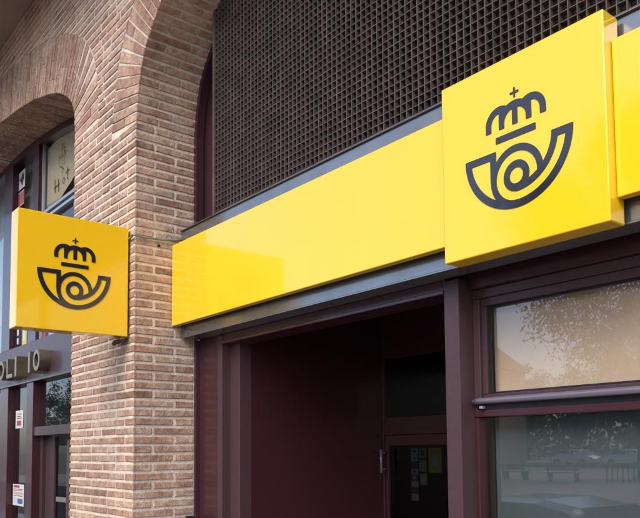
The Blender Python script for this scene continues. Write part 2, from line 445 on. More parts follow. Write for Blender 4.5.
# ------------------------------------------------------------------ grille in the right arch
gr = thing('ventilation_grille', 'dark brown egg-crate metal grille filling the arch above the yellow band', 'grille', (-1.3, 2.50, 3.192))
GX0, GX1, GZ0, GZ1, CELL = -4.352, 2.0, 3.192, 5.1, .0415
g = MB(); n = int((GX1-GX0)/CELL)
for i in range(n+1):
    x = GX0+i*CELL; g.box(x-.002+random.uniform(-.0006,.0006), x+.002, 2.490, 2.524, GZ0, GZ1)
shift(g, gr).build('slat_grid', 'grille_metal', gr)
g = MB()
for i in range(int((GZ1-GZ0)/CELL)+1):
    z = GZ0+.02+i*CELL; g.box(GX0, GX1, 2.4925, 2.523, z-.0017, z+.0017+random.uniform(0,.0005))
o2 = shift(g, gr).build('cross_slats', 'grille_metal', gr)
box('void_sheet', GX0-.01, GX1, 2.535, 2.54, 3.192, 5.3, 'void_black', gr)  # near-black sheet stands in for the dark interior behind the slats
# curved metal liner on the arch
c, nn = OPEN[1]['cn']
ln = MB()
pts = [(0, 3.0), (0, c[0][1])] + [tuple(p) for p in c]
nrm = [(-1,0),(-1,0)] + list(nn)
for half in (0, 1):
    ln = MB()
    def X(d): return JR+(d if half == 0 else 2*HALF-d)
    for i in range(len(pts)-1):
        q = []
        for j in (i, i+1):
            p, m_ = pts[j], nrm[j]
            q.append([(X(p[0]+m_[0]*.005), p[1]+m_[1]*.005), (X(p[0]-m_[0]*.032), p[1]-m_[1]*.032)])
        (a, b), (c_, d_) = q
        y0, y1 = YR+.004, YR+.06
        ln.add([(a[0],y0,a[1]),(b[0],y0,b[1]),(d_[0],y0,d_[1]),(c_[0],y0,c_[1]),(a[0],y1,a[1]),(b[0],y1,b[1]),(d_[0],y1,d_[1]),(c_[0],y1,c_[1])],
               [(0,1,2,3),(1,5,6,2),(4,7,6,5)])
    shift(ln, gr).build('arch_liner', 'maroon', gr)
box('side_panel', -4.83, XEND, 2.655, 2.69, 3.1, 5.5, 'maroon', gr)
box('side_post', GX0-.025, GX0-.004, 2.488, 2.654, 3.192, 5.05, 'grille_metal', gr)

# ------------------------------------------------------------------ steel beam and yellow signs
XE = JR+2*HALF-.003
bmx = thing('steel_beam', 'long grey steel beam running behind and below the yellow band', 'beam', (JR, 2.475, 2.405))
box('web', JR+.004, XE, 2.475, 2.594, 2.408, 3.185, 'steel', bmx, .003)
box('lower_flange', JR+.004, XE, 2.468, 2.596, 2.400, 2.4075, 'steel', bmx, .001)
box('top_flashing', JR+.004, XE, 2.462, 2.64, 3.1855, 3.1905, 'steel', bmx, .001)
FZ0, FZ1 = 2.484, 3.071
def fascia(x0, x1, label):
    t = thing('fascia_panel', label, 'sign panel', (x0, 2.40, FZ0), 'yellow fascia panels over the shopfront')
    box('panel', x0, x1, 2.400, 2.445, FZ0, FZ1, 'yellow', t, .004)
    for i in range(int((x1-x0)/.8)+1): box('fixing_bracket', x0+.2+i*.8, x0+.24+i*.8, 2.4455, 2.4745, FZ0+.05, FZ1-.05, 'steel', t)
    return t
fascia(-4.8, -2.134, 'long plain yellow fascia band from the brick pier to the square emblem sign')
fascia(-1.3405, XE, 'short length of yellow fascia band right of the square emblem sign')

# emblem outlined from a distance function on the sign's own unit square
def emblem_value(u, v):
    C0 = (.4985, .525); r = sqrt((u-C0[0])**2+(v-C0[1])**2)
    def rect(a, b, c_, d): return min(u-a, b-u, v-c_, d-v)
    def ann(cx, cy, r0, r1): q = sqrt((u-cx)**2+(v-cy)**2); return min(q-r0, r1-q)
    w = []
    uu = abs(u-.497)+.497          # crown mirrored about its axis
    ell = (1-sqrt(((uu-.497)/.105)**2+((v-.66)/.095)**2))*.095
    S = max(.0905-sqrt((uu-.5925)**2+(v-.665)**2), ell, min(.683-uu, .665-v))
    g4 = max(min(.0545-sqrt((uu-.5925)**2+(v-.665)**2), uu-.5975), min(uu-.5975, .6475-uu, .667-v))
    g3 = max(min(.060-sqrt((uu-.504)**2+(v-.655)**2), uu-.5138), min(uu-.5138, .564-uu, .656-v))
    w.append(min(S, v-.630, -g4, -g3))
    w.append(rect(.470,.524,.7905,.8015)); w.append(rect(.4915,.5025,.769,.823))
    w.append(rect(.374,.620,.560,.594))
    w.append(min(ann(*C0,.291,.331), .522-v))
    w.append(min(rect(.168,.373,.484,.522), .331-r))
    w.append(rect(.334,.3725,.36,.50))
    w.append(min(rect(.709,.83,.484,.522), .331-r))
    w.append(min(ann(*C0,.211,.247), .522-v, u-.49))
    w.append(ann(.497,.36,.041,.079))
    w.append(min(ann(.497,.36,.125,.161), max(.506-u, .235-r)))
    return max(w)
def emblem_mesh(fn, size, N=230):
    """fn(u,v,h) -> point. marching squares over the unit square, raised 3 mm"""
    u0, u1, v0, v1 = .155, .845, .185, .835
    nx = int(N*(u1-u0)/.69); ny = int(N*(v1-v0)/.69)
    V = [[emblem_value(u0+(u1-u0)*i/nx, v0+(v1-v0)*j/ny) for i in range(nx+1)] for j in range(ny+1)]
    idx = {}; top = []; faces = []; segs = []
    def node(key, p):
        if key not in idx: idx[key] = len(top); top.append(p)
        return idx[key]
    def corner(i, j): return node(('c', i, j), (u0+(u1-u0)*i/nx, v0+(v1-v0)*j/ny))
    def edge(i, j, i2, j2):
        if (i2, j2) < (i, j): i, j, i2, j2 = i2, j2, i, j
        a, b = V[j][i], V[j2][i2]; t = a/(a-b) if a != b else .5; t = min(.999, max(.001, t))
        return node(('e', i, j, i2, j2), (u0+(u1-u0)*(i+(i2-i)*t)/nx, v0+(v1-v0)*(j+(j2-j)*t)/ny))
    for j in range(ny):
        for i in range(nx):
            cs = [(i,j),(i+1,j),(i+1,j+1),(i,j+1)]; ins = [V[b][a] > 0 for a, b in cs]
            if not any(ins): continue
            poly = []; cut = []
            for q in range(4):
                a, b = cs[q], cs[(q+1)%4]
                if ins[q]: poly.append(corner(*a))
                if ins[q] != ins[(q+1)%4]:
                    e = edge(*a, *b); poly.append(e); cut.append((e, ins[q]))
            if len(poly) > 2: faces.append(tuple(poly))
            if len(cut) == 2:
                out, in_ = (cut[0][0], cut[1][0]) if cut[0][1] else (cut[1][0], cut[0][0])
                segs.append((out, in_))
    n = len(top); mb = MB()
    vs = [fn(u, v, .003) for u, v in top]+[fn(u, v, -.001) for u, v in top]
    mb.add(vs, faces+[(a, b, b+n, a+n) for a, b in segs])
    return mb
# square sign on the fascia
SX0, SX1, SZ0, SZ1, SY = -2.132, -1.3435, 2.392, 3.174, 2.355
sq = thing('square_sign', 'large square yellow box sign with crown and horn emblem fixed on the yellow band', 'sign', ((SX0+SX1)/2, SY, SZ0))
box('box', SX0, SX1, SY, 2.4555, SZ0, SZ1, 'yellow', sq, .005)
shift(emblem_mesh(lambda u, v, h: (SX0+u*(SX1-SX0), SY-h, SZ0+v*(SZ1-SZ0)), 1), sq).build('emblem', 'black_vinyl', sq)
# projecting blade sign
BX, BY0, BY1, BZ0, BZ1 = -4.870, 1.366, 2.104, 2.391, 3.160
bs = thing('projecting_sign', 'square yellow sign with dark crown and horn emblem projecting from the brick pier', 'sign', (BX, BY1, BZ0))
box('box', BX-.135, BX, BY0, BY1, BZ0, BZ1, 'yellow', bs, .004)
shift(emblem_mesh(lambda u, v, h: (BX+h, BY0+u*(BY1-BY0), BZ0+v*(BZ1-BZ0)), 1), bs).build('emblem', 'black_vinyl', bs)
for z in (BZ0+.10, BZ1-.12):
    m = MB().box(BX-.11, BX-.03, BY1+.0005, YF+.001, z-.03, z+.03); shift(m, bs).build('bracket', 'steel', bs, .002)
hk = MB(); pts = [(-5.02,2.112,2.385),(-5.02,2.07,2.372),(-4.985,2.05,2.358),(-4.94,2.06,2.36),(-4.915,2.09,2.372),(-4.915,2.13,2.380)]
hk.tube(pts, .009, 8); hk.tube([(-5.02,2.112,2.378),(-5.02,2.06,2.35)], .012, 8)
shift(hk, bs).build('fixing_hook', 'rust', bs, smooth=True)
# cable across the reveal
cb = MB(); pts = []
for i in range(13):
    t = i/12; y = 2.085+(2.47-2.085)*t; pts.append((JR+.012+.004*sin(i*1.7), y, 3.093+.028*t-.012*sin(pi*t)))
pts = [(-4.93,2.108,3.10),(-4.86,2.107,3.085),(JR+.006,2.10,3.088)]+pts
cb.tube(pts, .0075, 8)
tag(cb.build('electric_cable', 'cable_green', smooth=True), 'thin grey green cable crossing the brick reveal from projecting sign to fascia', 'cable')
bo = MB(); bo.tube([(JR-.004,2.297,3.052),(JR+.014,2.297,3.052)], .009, 10)
tag(bo.build('wall_plug', 'black', smooth=True), 'small black plug in the brick reveal just under the cable', 'plug')
wb = MB().box(JR-.002, JR+.03, 2.515, 2.57, 1.02, 1.13)
tag(wb.build('door_buzzer', 'black', bevel=.004), 'small black box fixed low on the brick reveal by the shopfront', 'buzzer')

# ------------------------------------------------------------------ right shopfront
sf = thing('shopfront', 'dark maroon metal shopfront with recessed entrance and large window under the yellow band', 'shopfront', (-3.3, 2.62, ZP))
label_part(box('wall_panel', JR+.003, -4.497, 2.622, 2.66, ZP, 2.62, 'maroon_gloss', sf, .002), 'glossy maroon panel beside the brick reveal')
box('leak_filler', -4.83, -4.49, 2.600, 2.6205, 2.402, 3.15, 'maroon', sf)  # unseen filler added behind the beam to stop sky leaking through the gap
box('post', -4.820, -4.785, 2.585, 2.70, ZP, 2.399, 'maroon', sf, .003)
box('post', -4.497, -4.437, 2.600, 2.72, ZP, 2.396, 'maroon_skylit', sf, .003)
box('post', -4.4365, -4.312, 2.664, 2.76, ZP, 2.340, 'maroon_skylit', sf, .003)
m = MB(); m.box(-4.436, -2.366, 2.606, 2.76, 2.352, 2.60); m.box(-4.4365, -2.3655, 2.594, 2.76, 2.331, 2.351)
shift(m, sf).build('header', 'maroon', sf, .003)
label_part(box('door_mullion', -2.364, -2.273, 2.600, 2.7145, ZP, 2.392, 'maroon_skylit', sf, .003), 'maroon post with painted-in sky sheen between the entrance and the window')
box('post', -2.395, -2.3645, 2.655, 2.76, ZP, 2.330, 'maroon_skylit', sf, .003)
# entrance recess
box('recess_wall', -4.40, -4.314, 2.7605, 4.06, ZP, 2.80, 'maroon_gloss', sf)
box('recess_wall', -2.36, -2.30, 2.7605, 4.06, ZP, 2.80, 'maroon', sf)
box('recess_ceiling', -4.314, -2.36, 2.7605, 4.06, 2.72, 2.80, 'maroon', sf)
box('recess_floor', -4.314, -2.36, 2.62, 4.0, ZP, ZP+.02, 'paving', sf)
m = MB(); m.box(-4.312, -4.292, 3.985, 4.05, ZP, 2.719); m.box(-3.10, -3.04, 3.985, 4.05, ZP, 2.719)
m.box(-4.292, -3.10, 3.99, 4.05, 2.305, 2.719); m.box(-4.292, -3.10, 3.99, 4.05, 1.70, 1.838); m.box(-3.04, -2.361, 3.99, 4.05, ZP, 2.719)
fr = shift(m, sf).build('door_frame', 'maroon', sf, .003)
tr = box('transom_window', -4.29, -3.101, 4.01, 4.016, 1.84, 2.303, 'glass_dark', sf)
dr = MB(); dr.box(-4.289, -4.252, 3.995, 4.04, ZP+.02, 1.697); dr.box(-3.17, -3.105, 3.995, 4.04, ZP+.02, 1.697)
dr.box(-4.252, -3.17, 3.995, 4.04, 1.617, 1.697); dr.box(-4.252, -3.17, 3.995, 4.04, ZP+.02, .05)
door = shift(dr, sf).build('door', 'maroon', sf, .003)
gl = box('door_glass', -4.252, -3.17, 4.012, 4.018, .05, 1.617, 'glass_dark', door); gl.location = (0,0,0)
hb = MB().tube([(-4.268,3.93,1.402),(-4.268,3.93,1.585)], .012, 10).tube([(-4.268,3.93,1.43),(-4.268,3.996,1.43)], .007, 8).tube([(-4.268,3.93,1.56),(-4.268,3.996,1.56)], .007, 8)
shift(hb, sf).build('handle', 'sill_metal', door, smooth=True)
stk = [(-4.028,-3.956,1.545,1.592,'white_paper','blue_ink'),(-4.028,-3.956,1.492,1.540,'pale_blue','blue_ink'),(-4.028,-3.956,1.440,1.487,'blue_ink',None),
       (-4.028,-3.956,1.390,1.435,'pale_blue','blue_ink'),(-4.028,-3.956,1.350,1.385,'red_ink','white_paper'),(-4.028,-3.956,1.296,1.345,'white_paper','pale_blue'),
       (-4.028,-3.956,1.252,1.291,'red_ink','blue_ink'),(-4.028,-3.956,1.195,1.247,'white_paper',None),
       (-3.942,-3.868,1.516,1.594,'olive_print','black'),(-3.942,-3.868,1.415,1.505,'olive_print',None),(-3.936,-3.862,1.315,1.402,'olive_print','white_paper'),
       (-3.845,-3.712,1.410,1.594,'yellow_print','white_paper')]
for (a, b, c_, d, m1, m2) in stk:
    s1 = box('sticker', a, b, 4.0215, 4.0235, c_, d, m1, door)
    if m2:
        w_ = (b-a)*.28; h_ = (d-c_)*.25
        mm = MB().box(a+w_, b-w_, 4.0195, 4.0212, c_+h_, d-h_); shift(mm, sf).build('print', m2, s1)
# window right of the entrance
WX1 = 2.10
m = MB(); m.box(-2.2725, WX1, 2.668, 2.76, 2.345, 2.60)
shift(m, sf).build('fascia_board', 'maroon', sf, .003)
m = MB(); m.box(-2.2725, WX1, 2.700, 2.76, 2.300, 2.3445); m.box(-2.232, WX1, 2.712, 2.76, 2.262, 2.2995)
m.box(-2.2725, -2.2325, 2.700, 2.76, 1.745, 2.2995)
shift(m, sf).build('window_surround', 'maroon_skylit', sf, .003)
uf = MB(); uf.box(-2.232, -2.205, 2.715, 2.76, 1.845, 2.2615)
uf.box(-2.232, WX1, 2.718, 2.76, 1.826, 1.8445); uf.box(-.62, -.54, 2.715, 2.76, 1.8455, 2.2615); uf.box(.95, 1.03, 2.715, 2.76, 1.8455, 2.2615)
ufo = shift(uf, sf).build('upper_window', 'maroon_skylit', sf, .0025)
for (a, b) in ((-2.205,-.62),(-.54,.95),(1.03,WX1)):
    m = MB().box(a, b, 2.742, 2.748, 1.845, 2.2615); shift(m, sf).build('pane', 'glass', ufo)
    m = MB().box(a-.02, b+.02, 2.80, 2.805, 1.80, 2.30); shift(m, sf).build('blind', 'blind', ufo)
    m = MB().box(a+.001, b, 2.7345, 2.7415, 1.845, 1.855).box(a+.001, a+.011, 2.7345, 2.7415, 1.8555, 2.261).box(a+.0115, b, 2.7345, 2.7415, 2.251, 2.261)
    shift(m, sf).build('gasket', 'black', ufo)
sb = MB(); sb.tube([(-2.262,2.682,1.808),(-2.22,2.676,1.811),(WX1,2.676,1.811)], .0155, 12)
shift(sb, sf).build('sill_bar', 'sill_metal', sf, smooth=True)
m = MB().box(-2.255, WX1, 2.70, 2.745, 1.770, 1.8255); shift(m, sf).build('sill_recess', 'black', sf)
m = MB().box(-2.226, -2.206, 2.674, 2.70, 1.775, 1.788); shift(m, sf).build('sill_clip', 'aluminium', sf, .002)
lf = MB(); lf.box(-2.2725, WX1, 2.694, 2.76, 1.738, 1.7695); lf.box(-2.2725, -2.252, 2.700, 2.76, .45, 1.7375)
lf.box(-.62, -.54, 2.702, 2.76, .4505, 1.7375); lf.box(.95, 1.03, 2.702, 2.76, .4505, 1.7375); lf.box(-2.2725, WX1, 2.70, 2.76, .38, .4495)
lfo = shift(lf, sf).build('lower_window', 'maroon', sf, .003)
for (a, b) in ((-2.252,-.62),(-.54,.95),(1.03,WX1)):
    m = MB().box(a, b, 2.742, 2.748, .4495, 1.738); shift(m, sf).build('pane', 'glass', lfo)
    m = MB().box(a+.02, b-.02, 2.80, 2.805, .40, 1.737); shift(m, sf).build('blind', 'grey_film', lfo)
box('stall_riser', -2.2725, WX1, 2.69, 2.78, ZP, .3795, 'maroon', sf, .003)
m = MB(); m.box(-4.80, XE, 4.9, 4.95, ZP, 3.1); m.box(-2.299, XE, 2.81, 4.9, 3.05, 3.1); m.box(-4.80, -2.299, 4.065, 4.9, 3.05, 3.1); m.box(XE-.05, XE, 2.8, 4.9, ZP, 3.0)
m.box(-2.36, -2.31, 4.07, 4.9, ZP, 3.045); m.box(-5.3, -5.25, 4.07, 4.9, ZP, 3.045); m.box(-5.3, -4.41, 4.062, 4.10, ZP, 3.045); m.box(-5.3, -4.81, 4.9, 4.95, ZP, 3.1); m.box(-5.3, -4.81, 4.101, 4.9, 3.05, 3.1); m.box(-2.299, -2.25, 2.81, 4.9, ZP, 3.045); m.box(-4.80, XE, 4.065, 4.9, ZP-.01, ZP)
shift(m, sf).build('interior_wall', 'interior', sf)

# ------------------------------------------------------------------ left shopfront
ls = thing('shopfront', 'purple brown shopfront recessed under the left brick arch with metal lettering', 'shopfront', (-9.0, 2.58, ZP))
XL0 = JL-2*HALF+.003; XL1 = JL-.003
fz = box('frieze', XL0, XL1, 2.57, 2.70, 2.397, 2.832, 'frieze_paint', ls, .003)
box('cornice_lip', XL0, XL1, 2.555, 2.70, 2.375, 2.396, 'maroon', ls, .002)
def letter(ch, x0, w, z0=2.447, h=.228, yf=2.455):
    t = .045; P = []
    def fn(a, b, d): return (x0+a*w, d, z0+b*h)
    lm = MB(); fm = MB(); loc = []
    def polybox(a0, a1, b0, b1):
        lm.box(x0+a0, x0+a1, yf, 2.569, z0+b0, z0+b1); fm.box(x0+a0+.002, x0+a1-.002, yf-.002, yf-.0002, z0+b0+.002, z0+b1-.002)
    if ch == 'I': polybox(0, w, 0, h)
    elif ch == 'L': polybox(0, t, 0, h); polybox(t+.0001, w, 0, t)
    elif ch == 'O':
        n = 36
        for mm, ya, yb, ins in ((lm, yf, 2.569, 0), (fm, yf-.002, yf-.0002, .002)):
            vs = []
            for i in range(n):
                a = 2*pi*i/n
                for R in (1, 0):
                    rx = w/2-ins if R else w/2-t+ins; rz = h/2-ins if R else h/2-t+ins
                    for y in (ya, yb): vs.append((x0+w/2+rx*cos(a), y, z0+h/2+rz*sin(a)))
            fs = []
            for i in range(n):
                p, q = 4*i, 4*((i+1)%n)
                fs += [(p,q,q+2,p+2), (p+1,p+3,q+3,q+1), (p,p+1,q+1,q), (p+2,q+2,q+3,p+3)]
            mm.add(vs, fs)
    o = shift(lm, ls).build('letter', 'bronze', fz)
    f = shift(fm, ls).build('letter_face', 'bronze_face', fz)
for ch, x0, w in (('O',-9.42,.25),('L',-9.06,.22),('I',-8.745,.065),('I',-8.262,.06),('O',-8.095,.215),('N',0,0)):
    if ch != 'N': letter(ch, x0, w)
for (a, b) in ((-12.9,-12.7),(-11.6,-11.4),(-9.76,-9.42),(-8.62,-8.43)):
    box('post', a, b, 2.575, 2.72, 2.833, 5.3, 'maroon', ls, .003)
for (a, b) in ((-12.9,-12.6),(-11.6,-11.3),(-9.75,-9.42),(-8.70,-8.47)):
    box('post', a, b, 2.575, 2.72, ZP, 2.374, 'maroon', ls, .003)
m = MB(); c, nn = OPEN[0]['cn']
# curved top frame under the arch
for half in (0, 1):
    def X(d): return JL-(d if half == 0 else 2*HALF-d)
    pts = [(0,2.84),(0,c[0][1])]+[tuple(p) for p in c]; nrm = [(-1,0),(-1,0)]+list(nn)
    for i in range(len(pts)-1):
        q = []
        for j in (i, i+1):
            p, m_ = pts[j], nrm[j]
            q.append([(X(p[0]+m_[0]*.005), p[1]+m_[1]*.005), (X(p[0]-m_[0]*.07), p[1]-m_[1]*.07)])
        (a, b), (c_, d_) = q; y0, y1 = 2.577, 2.70
        m.add([(a[0],y0,a[1]),(b[0],y0,b[1]),(d_[0],y0,d_[1]),(c_[0],y0,c_[1]),(a[0],y1,a[1]),(b[0],y1,b[1]),(d_[0],y1,d_[1]),(c_[0],y1,c_[1])], [(0,1,2,3),(1,5,6,2),(4,7,6,5)])
shift(m, ls).build('arch_frame', 'maroon', ls)
# upper panes
for (a, b) in ((-12.7,-11.6),(-11.4,-9.76),(-9.42,-8.62),(-8.43,XL1)):
    box('pane', a, b, 2.646, 2.652, 2.833, 5.25, 'glass', ls)
m = MB()
for z in (4.235, 4.165): m.box(-8.43, XL1, 2.60, 2.645, z, z+.035)
shift(m, ls).build('glazing_bar', 'aluminium', ls, .004)
m = MB().box(-8.43, -8.405, 2.615, 2.645, 2.833, 5.2); shift(m, ls).build('frame_bead', 'aluminium', ls, .002)
box('back_wall', XL0, XL1, 2.95, 3.0, ZP, 5.35, 'interior', ls)
box('blind', -8.40, XL1, 2.78, 2.785, 4.35, 5.22, 'blind_grey', ls)
box('blind', XL0, -9.78, 2.78, 2.785, 2.85, 5.22, 'pale_blue', ls)
label_part(box('blind', -9.40, -8.64, 2.72, 2.725, 3.2, 5.22, 'blind_grey', ls), 'grey blind with faint folds')
# banner behind the right upper pane
bp_ = [(-8.50,5.03),(-8.50,4.385),(-8.40,4.345),(-8.26,4.335),(-8.10,4.335),(-7.94,4.355),(-7.80,4.395),(-7.68,4.445),(-7.58,4.50),(-7.50,4.56),(-7.2,4.68),(-6.9,4.74),(-6.6,4.76),(-6.6,4.85),(-7.2,4.98),(-7.9,5.04)]
bn = thing('hanging_banner', 'cream cloth banner with brown ornament and handwriting behind the arched pane', 'banner', (-7.9, 2.69, 4.34))
m = MB().prism(bp_, lambda a, b, d: (a, 2.68+.01*sin(a*9)+d, b), 0, .003); shift(m, bn).build('cloth', 'banner_cloth', bn)
m = MB(); rnd = random.Random(3)
for i in range(34):
    t = rnd.random(); z = 4.60+.32*t; hw = .10*(1-abs(2*t-1)**1.5)+.015; x = -7.915+rnd.uniform(-hw, hw)
    a = rnd.uniform(0, pi); l = rnd.uniform(.018, .04); dx, dz = l*cos(a), l*sin(a); w_ = .0035
    m.add([(x-dx-w_,2.664,z-dz),(x-dx+w_,2.664,z-dz+w_),(x+dx+w_,2.664,z+dz),(x+dx-w_,2.664,z+dz+w_)], [(0,1,2,3)])
def stroke(pts, r=.0038):
    m.tube([(x, 2.664, z) for x, z in pts], r, 6)
stroke([(-8.14,4.59),(-8.13,4.44)]); stroke([(-8.03,4.57),(-8.02,4.43)]); stroke([(-8.17,4.50),(-7.99,4.51)])
stroke([(-7.86,4.47),(-7.90,4.50),(-7.86,4.54),(-7.82,4.51),(-7.86,4.47)]); stroke([(-7.76,4.62),(-7.75,4.49),(-7.72,4.48)]); stroke([(-7.81,4.57),(-7.70,4.58)])
shift(m, bn).build('ornament', 'brown_ink', bn)
# stickers on the left shop's panes
def sticker(name, label, a, b, c_, d, parts, y=2.642):
    t = thing(name, label, 'sticker', ((a+b)/2, y, c_))
    box('sheet', a, b, y, y+.0015, c_, d, parts[0], t)
    for (pa, pb, pc, pd, mm) in parts[1]:
        box('print', a+(b-a)*pa, a+(b-a)*pb, y-.002, y-.0004, c_+(d-c_)*pc, c_+(d-c_)*pd, mm, t)
    return t
t = sticker('window_sticker', 'white sticker with a dark bird shape high in the narrow arched pane', -9.40, -9.155, 4.81, 5.03, ('white_paper', []))
m = MB().prism([(-9.37,4.93),(-9.30,4.90),(-9.28,4.86),(-9.24,4.84),(-9.22,4.90),(-9.19,4.92),(-9.21,4.98),(-9.25,5.00),(-9.28,4.96)], lambda a, b, d: (a, d, b), 2.6395, 2.6415)
shift(m, t).build('print', 'black', t)
sticker('window_sticker', 'red and pink lettered sticker just under the bird sticker', -9.40, -9.18, 4.60, 4.78, ('pink_paper', [(.05,.3,.1,.9,'red_ink'),(.4,.6,.1,.9,'red_ink'),(.7,.95,.1,.9,'red_ink')]))
sticker('window_sticker', 'dark sticker with white letters in the pane just above the metal lettering', -9.40, -9.2, 2.88, 3.18, ('black', [(.3,.6,.05,.3,'white_paper'),(.3,.6,.4,.65,'white_paper'),(.3,.5,.75,.95,'white_paper')]))
sticker('window_sticker', 'pale yellow upright strip in the pane above the metal lettering', -9.13, -8.97, 2.86, 3.25, ('yellow_print', [(.2,.6,.1,.8,'white_paper')]))
t = thing('window_poster', 'red and pink poster low in the pane behind the projecting sign', 'poster', (-8.3, 2.66, 2.84))
box('sheet', -8.42, -7.6, 2.655, 2.657, 2.84, 3.3, 'pink_paper', t); box('print', -8.42, -8.24, 2.6525, 2.6545, 2.84, 3.3, 'red_ink', t)
# lower part: narrow pane, transom, rail and door
box('pane', -9.42, -8.70, 2.646, 2.652, ZP+.2, 2.374, 'glass', ls)
box('pane', -11.3, -9.75, 2.646, 2.652, ZP+.2, 2.374, 'glass', ls)
box('pane', -12.6, -11.6, 2.646, 2.652, ZP+.2, 2.374, 'glass', ls)
box('stall_riser', XL0, -8.70, 2.60, 2.70, ZP, ZP+.2, 'maroon', ls)
box('transom_window', -8.47, XL1, 2.646, 2.652, 1.872, 2.374, 'glass', ls)
box('rail', -8.4695, XL1, 2.588, 2.70, 1.775, 1.8715, 'frieze_paint', ls, .003)
dl = MB(); dl.box(-8.4695, -8.40, 2.66, 2.76, ZP, 1.774); dl.box(-8.395, -8.12, 2.70, 2.75, ZP, 1.76); dl.box(-7.69, -7.60, 2.68, 2.74, ZP, 1.72)
dl.box(-6.75, -6.65, 2.68, 2.74, ZP, 1.74)
dlo = shift(dl, ls).build('door', 'frieze_paint', ls, .003)
m = MB().box(-8.119, -7.691, 2.72, 2.725, ZP+.1, 1.66); shift(m, ls).build('pane', 'glass_dark', dlo)
m = MB().box(-7.60, -6.75, 2.72, 2.725, ZP+.1, 1.66); shift(m, ls).build('pane', 'glass_dark', dlo)
m = MB().box(-8.05, -7.72, 2.70, 2.718, 1.07, 1.12); shift(m, ls).build('letter_plate', 'bronze_face', dlo, .002)
sticker('window_sticker', 'small white sticker with red square in the narrow pane under the metal lettering', -9.33, -9.04, 1.88, 2.09, ('white_paper', [(.2,.75,.15,.42,'red_ink'),(.2,.8,.55,.58,'black'),(.2,.7,.65,.68,'black'),(.2,.8,.75,.85,'pink_paper')]))
sticker('window_sticker', 'tall white notice with red top and blue block low in the narrow pane', -9.38, -8.96, .97, 1.22, ('white_paper', [(.1,.6,.84,.95,'red_ink'),(.45,.9,.1,.34,'blue_ink'),(.1,.9,.76,.78,'black'),(.1,.8,.70,.72,'black'),(.1,.9,.52,.64,'pink_paper'),(.1,.35,.12,.4,'pale_blue'),(.1,.85,.45,.47,'black')]))

# ------------------------------------------------------------------ across the street (seen in the reflections)
def make_tree(name, label, loc, h, rad, nleaf, seed, squash=.8, leaf=(.045,.10), group='street trees across the road'):
    r = random.Random(seed); t = thing(name, label, 'tree', loc, group)
    m = MB(); ht = h-rad*squash*1.9
    m.tube([(0,0,-.02),(.03,.02,ht*.5),(-.04,.03,ht),(.02,0,h*.72)], [.24,.19,.16,.07], 10)
    ends = []
    for i in range(9):
        a = 2*pi*i/9+r.uniform(-.3,.3); z0 = ht*.8+r.uniform(0, .8); L = rad*r.uniform(.6,.9)
        e = Vector((cos(a)*L, sin(a)*L, z0+L*r.uniform(.35,.9)))
        m.tube([(0,0,z0), tuple(Vector((0,0,z0)).lerp(e,.5)+Vector((0,0,.15))), tuple(e)], [.09,.06,.02], 6)
        ends.append(e)
    m.build('trunk', 'bark', t, smooth=True)
    lm = MB(); cz = h-rad*squash; clumps = []
    for i in range(90):
        while True:
            p = Vector((r.uniform(-1,1), r.uniform(-1,1), r.uniform(-1,1)))
            if .3 < p.length < 1: break
        p.z *= squash; clumps.append((Vector((0,0,cz))+p*rad*.86, rad*r.uniform(.10,.26)))
    for i in range(nleaf):
        c0, cr = r.choice(clumps); d = Vector((r.gauss(0,1), r.gauss(0,1), r.gauss(0,.8))).normalized()*cr*r.uniform(.3,1.1)
        p = c0+d; n = Vector((r.gauss(0,1), r.gauss(0,1), r.gauss(0,1))).normalized(); a = n.orthogonal().normalized(); b = n.cross(a)
        s = r.uniform(*leaf)
        lm.add([p-a*s, p-b*s*.55, p+a*s, p+b*s*.55], [(0,1,2,3)])
    lm.build('crown', 'leaves', t)
    return t
make_tree('plane_tree', 'big leafy street tree closest to the shop window, its crown reflected in it', (-6.0, -10.2, ZP-.02), 10.0, 4.9, 130000, 5, leaf=(.03,.06))
t2 = make_tree('plane_tree', 'smaller street tree at the right end of the row across the road', (1.5, -11.5, ZP-.02), 8.0, 3.6, 16000, 8)
for (x, y, s, lab) in ((-19.5,-31,1.25,'tall street tree standing alone near the railing'),(-3,-38,1.2,'tall tree beyond the plaza bench'),(-57,-40,1.1,'distant tree beside the tiled roof house'),(-30,-52,1.3,'farthest tall tree behind the lawn'),(-38,-54,1.1,'bushy tree left of the farthest tall tree'),(-22,-55,1.2,'bushy tree in front of the cream house'),(-13,-53,1.15,'bushy tree between the cream and the pink low house'),(-46,-56,1.3,'bushy tree right of the pink rendered house'),(-22,-10,.72,'low street tree first to the left of the big leafy one'),(-31,-10.5,.74,'low street tree second to the left of the big leafy one'),(-42,-10.2,.78,'low street tree third to the left of the big leafy one')):
    c2 = copy_tree(t2); c2.location = (x, y, ZP-.02); c2.scale = (s,s,s); c2.rotation_euler = (0,0,x); c2['label'] = lab

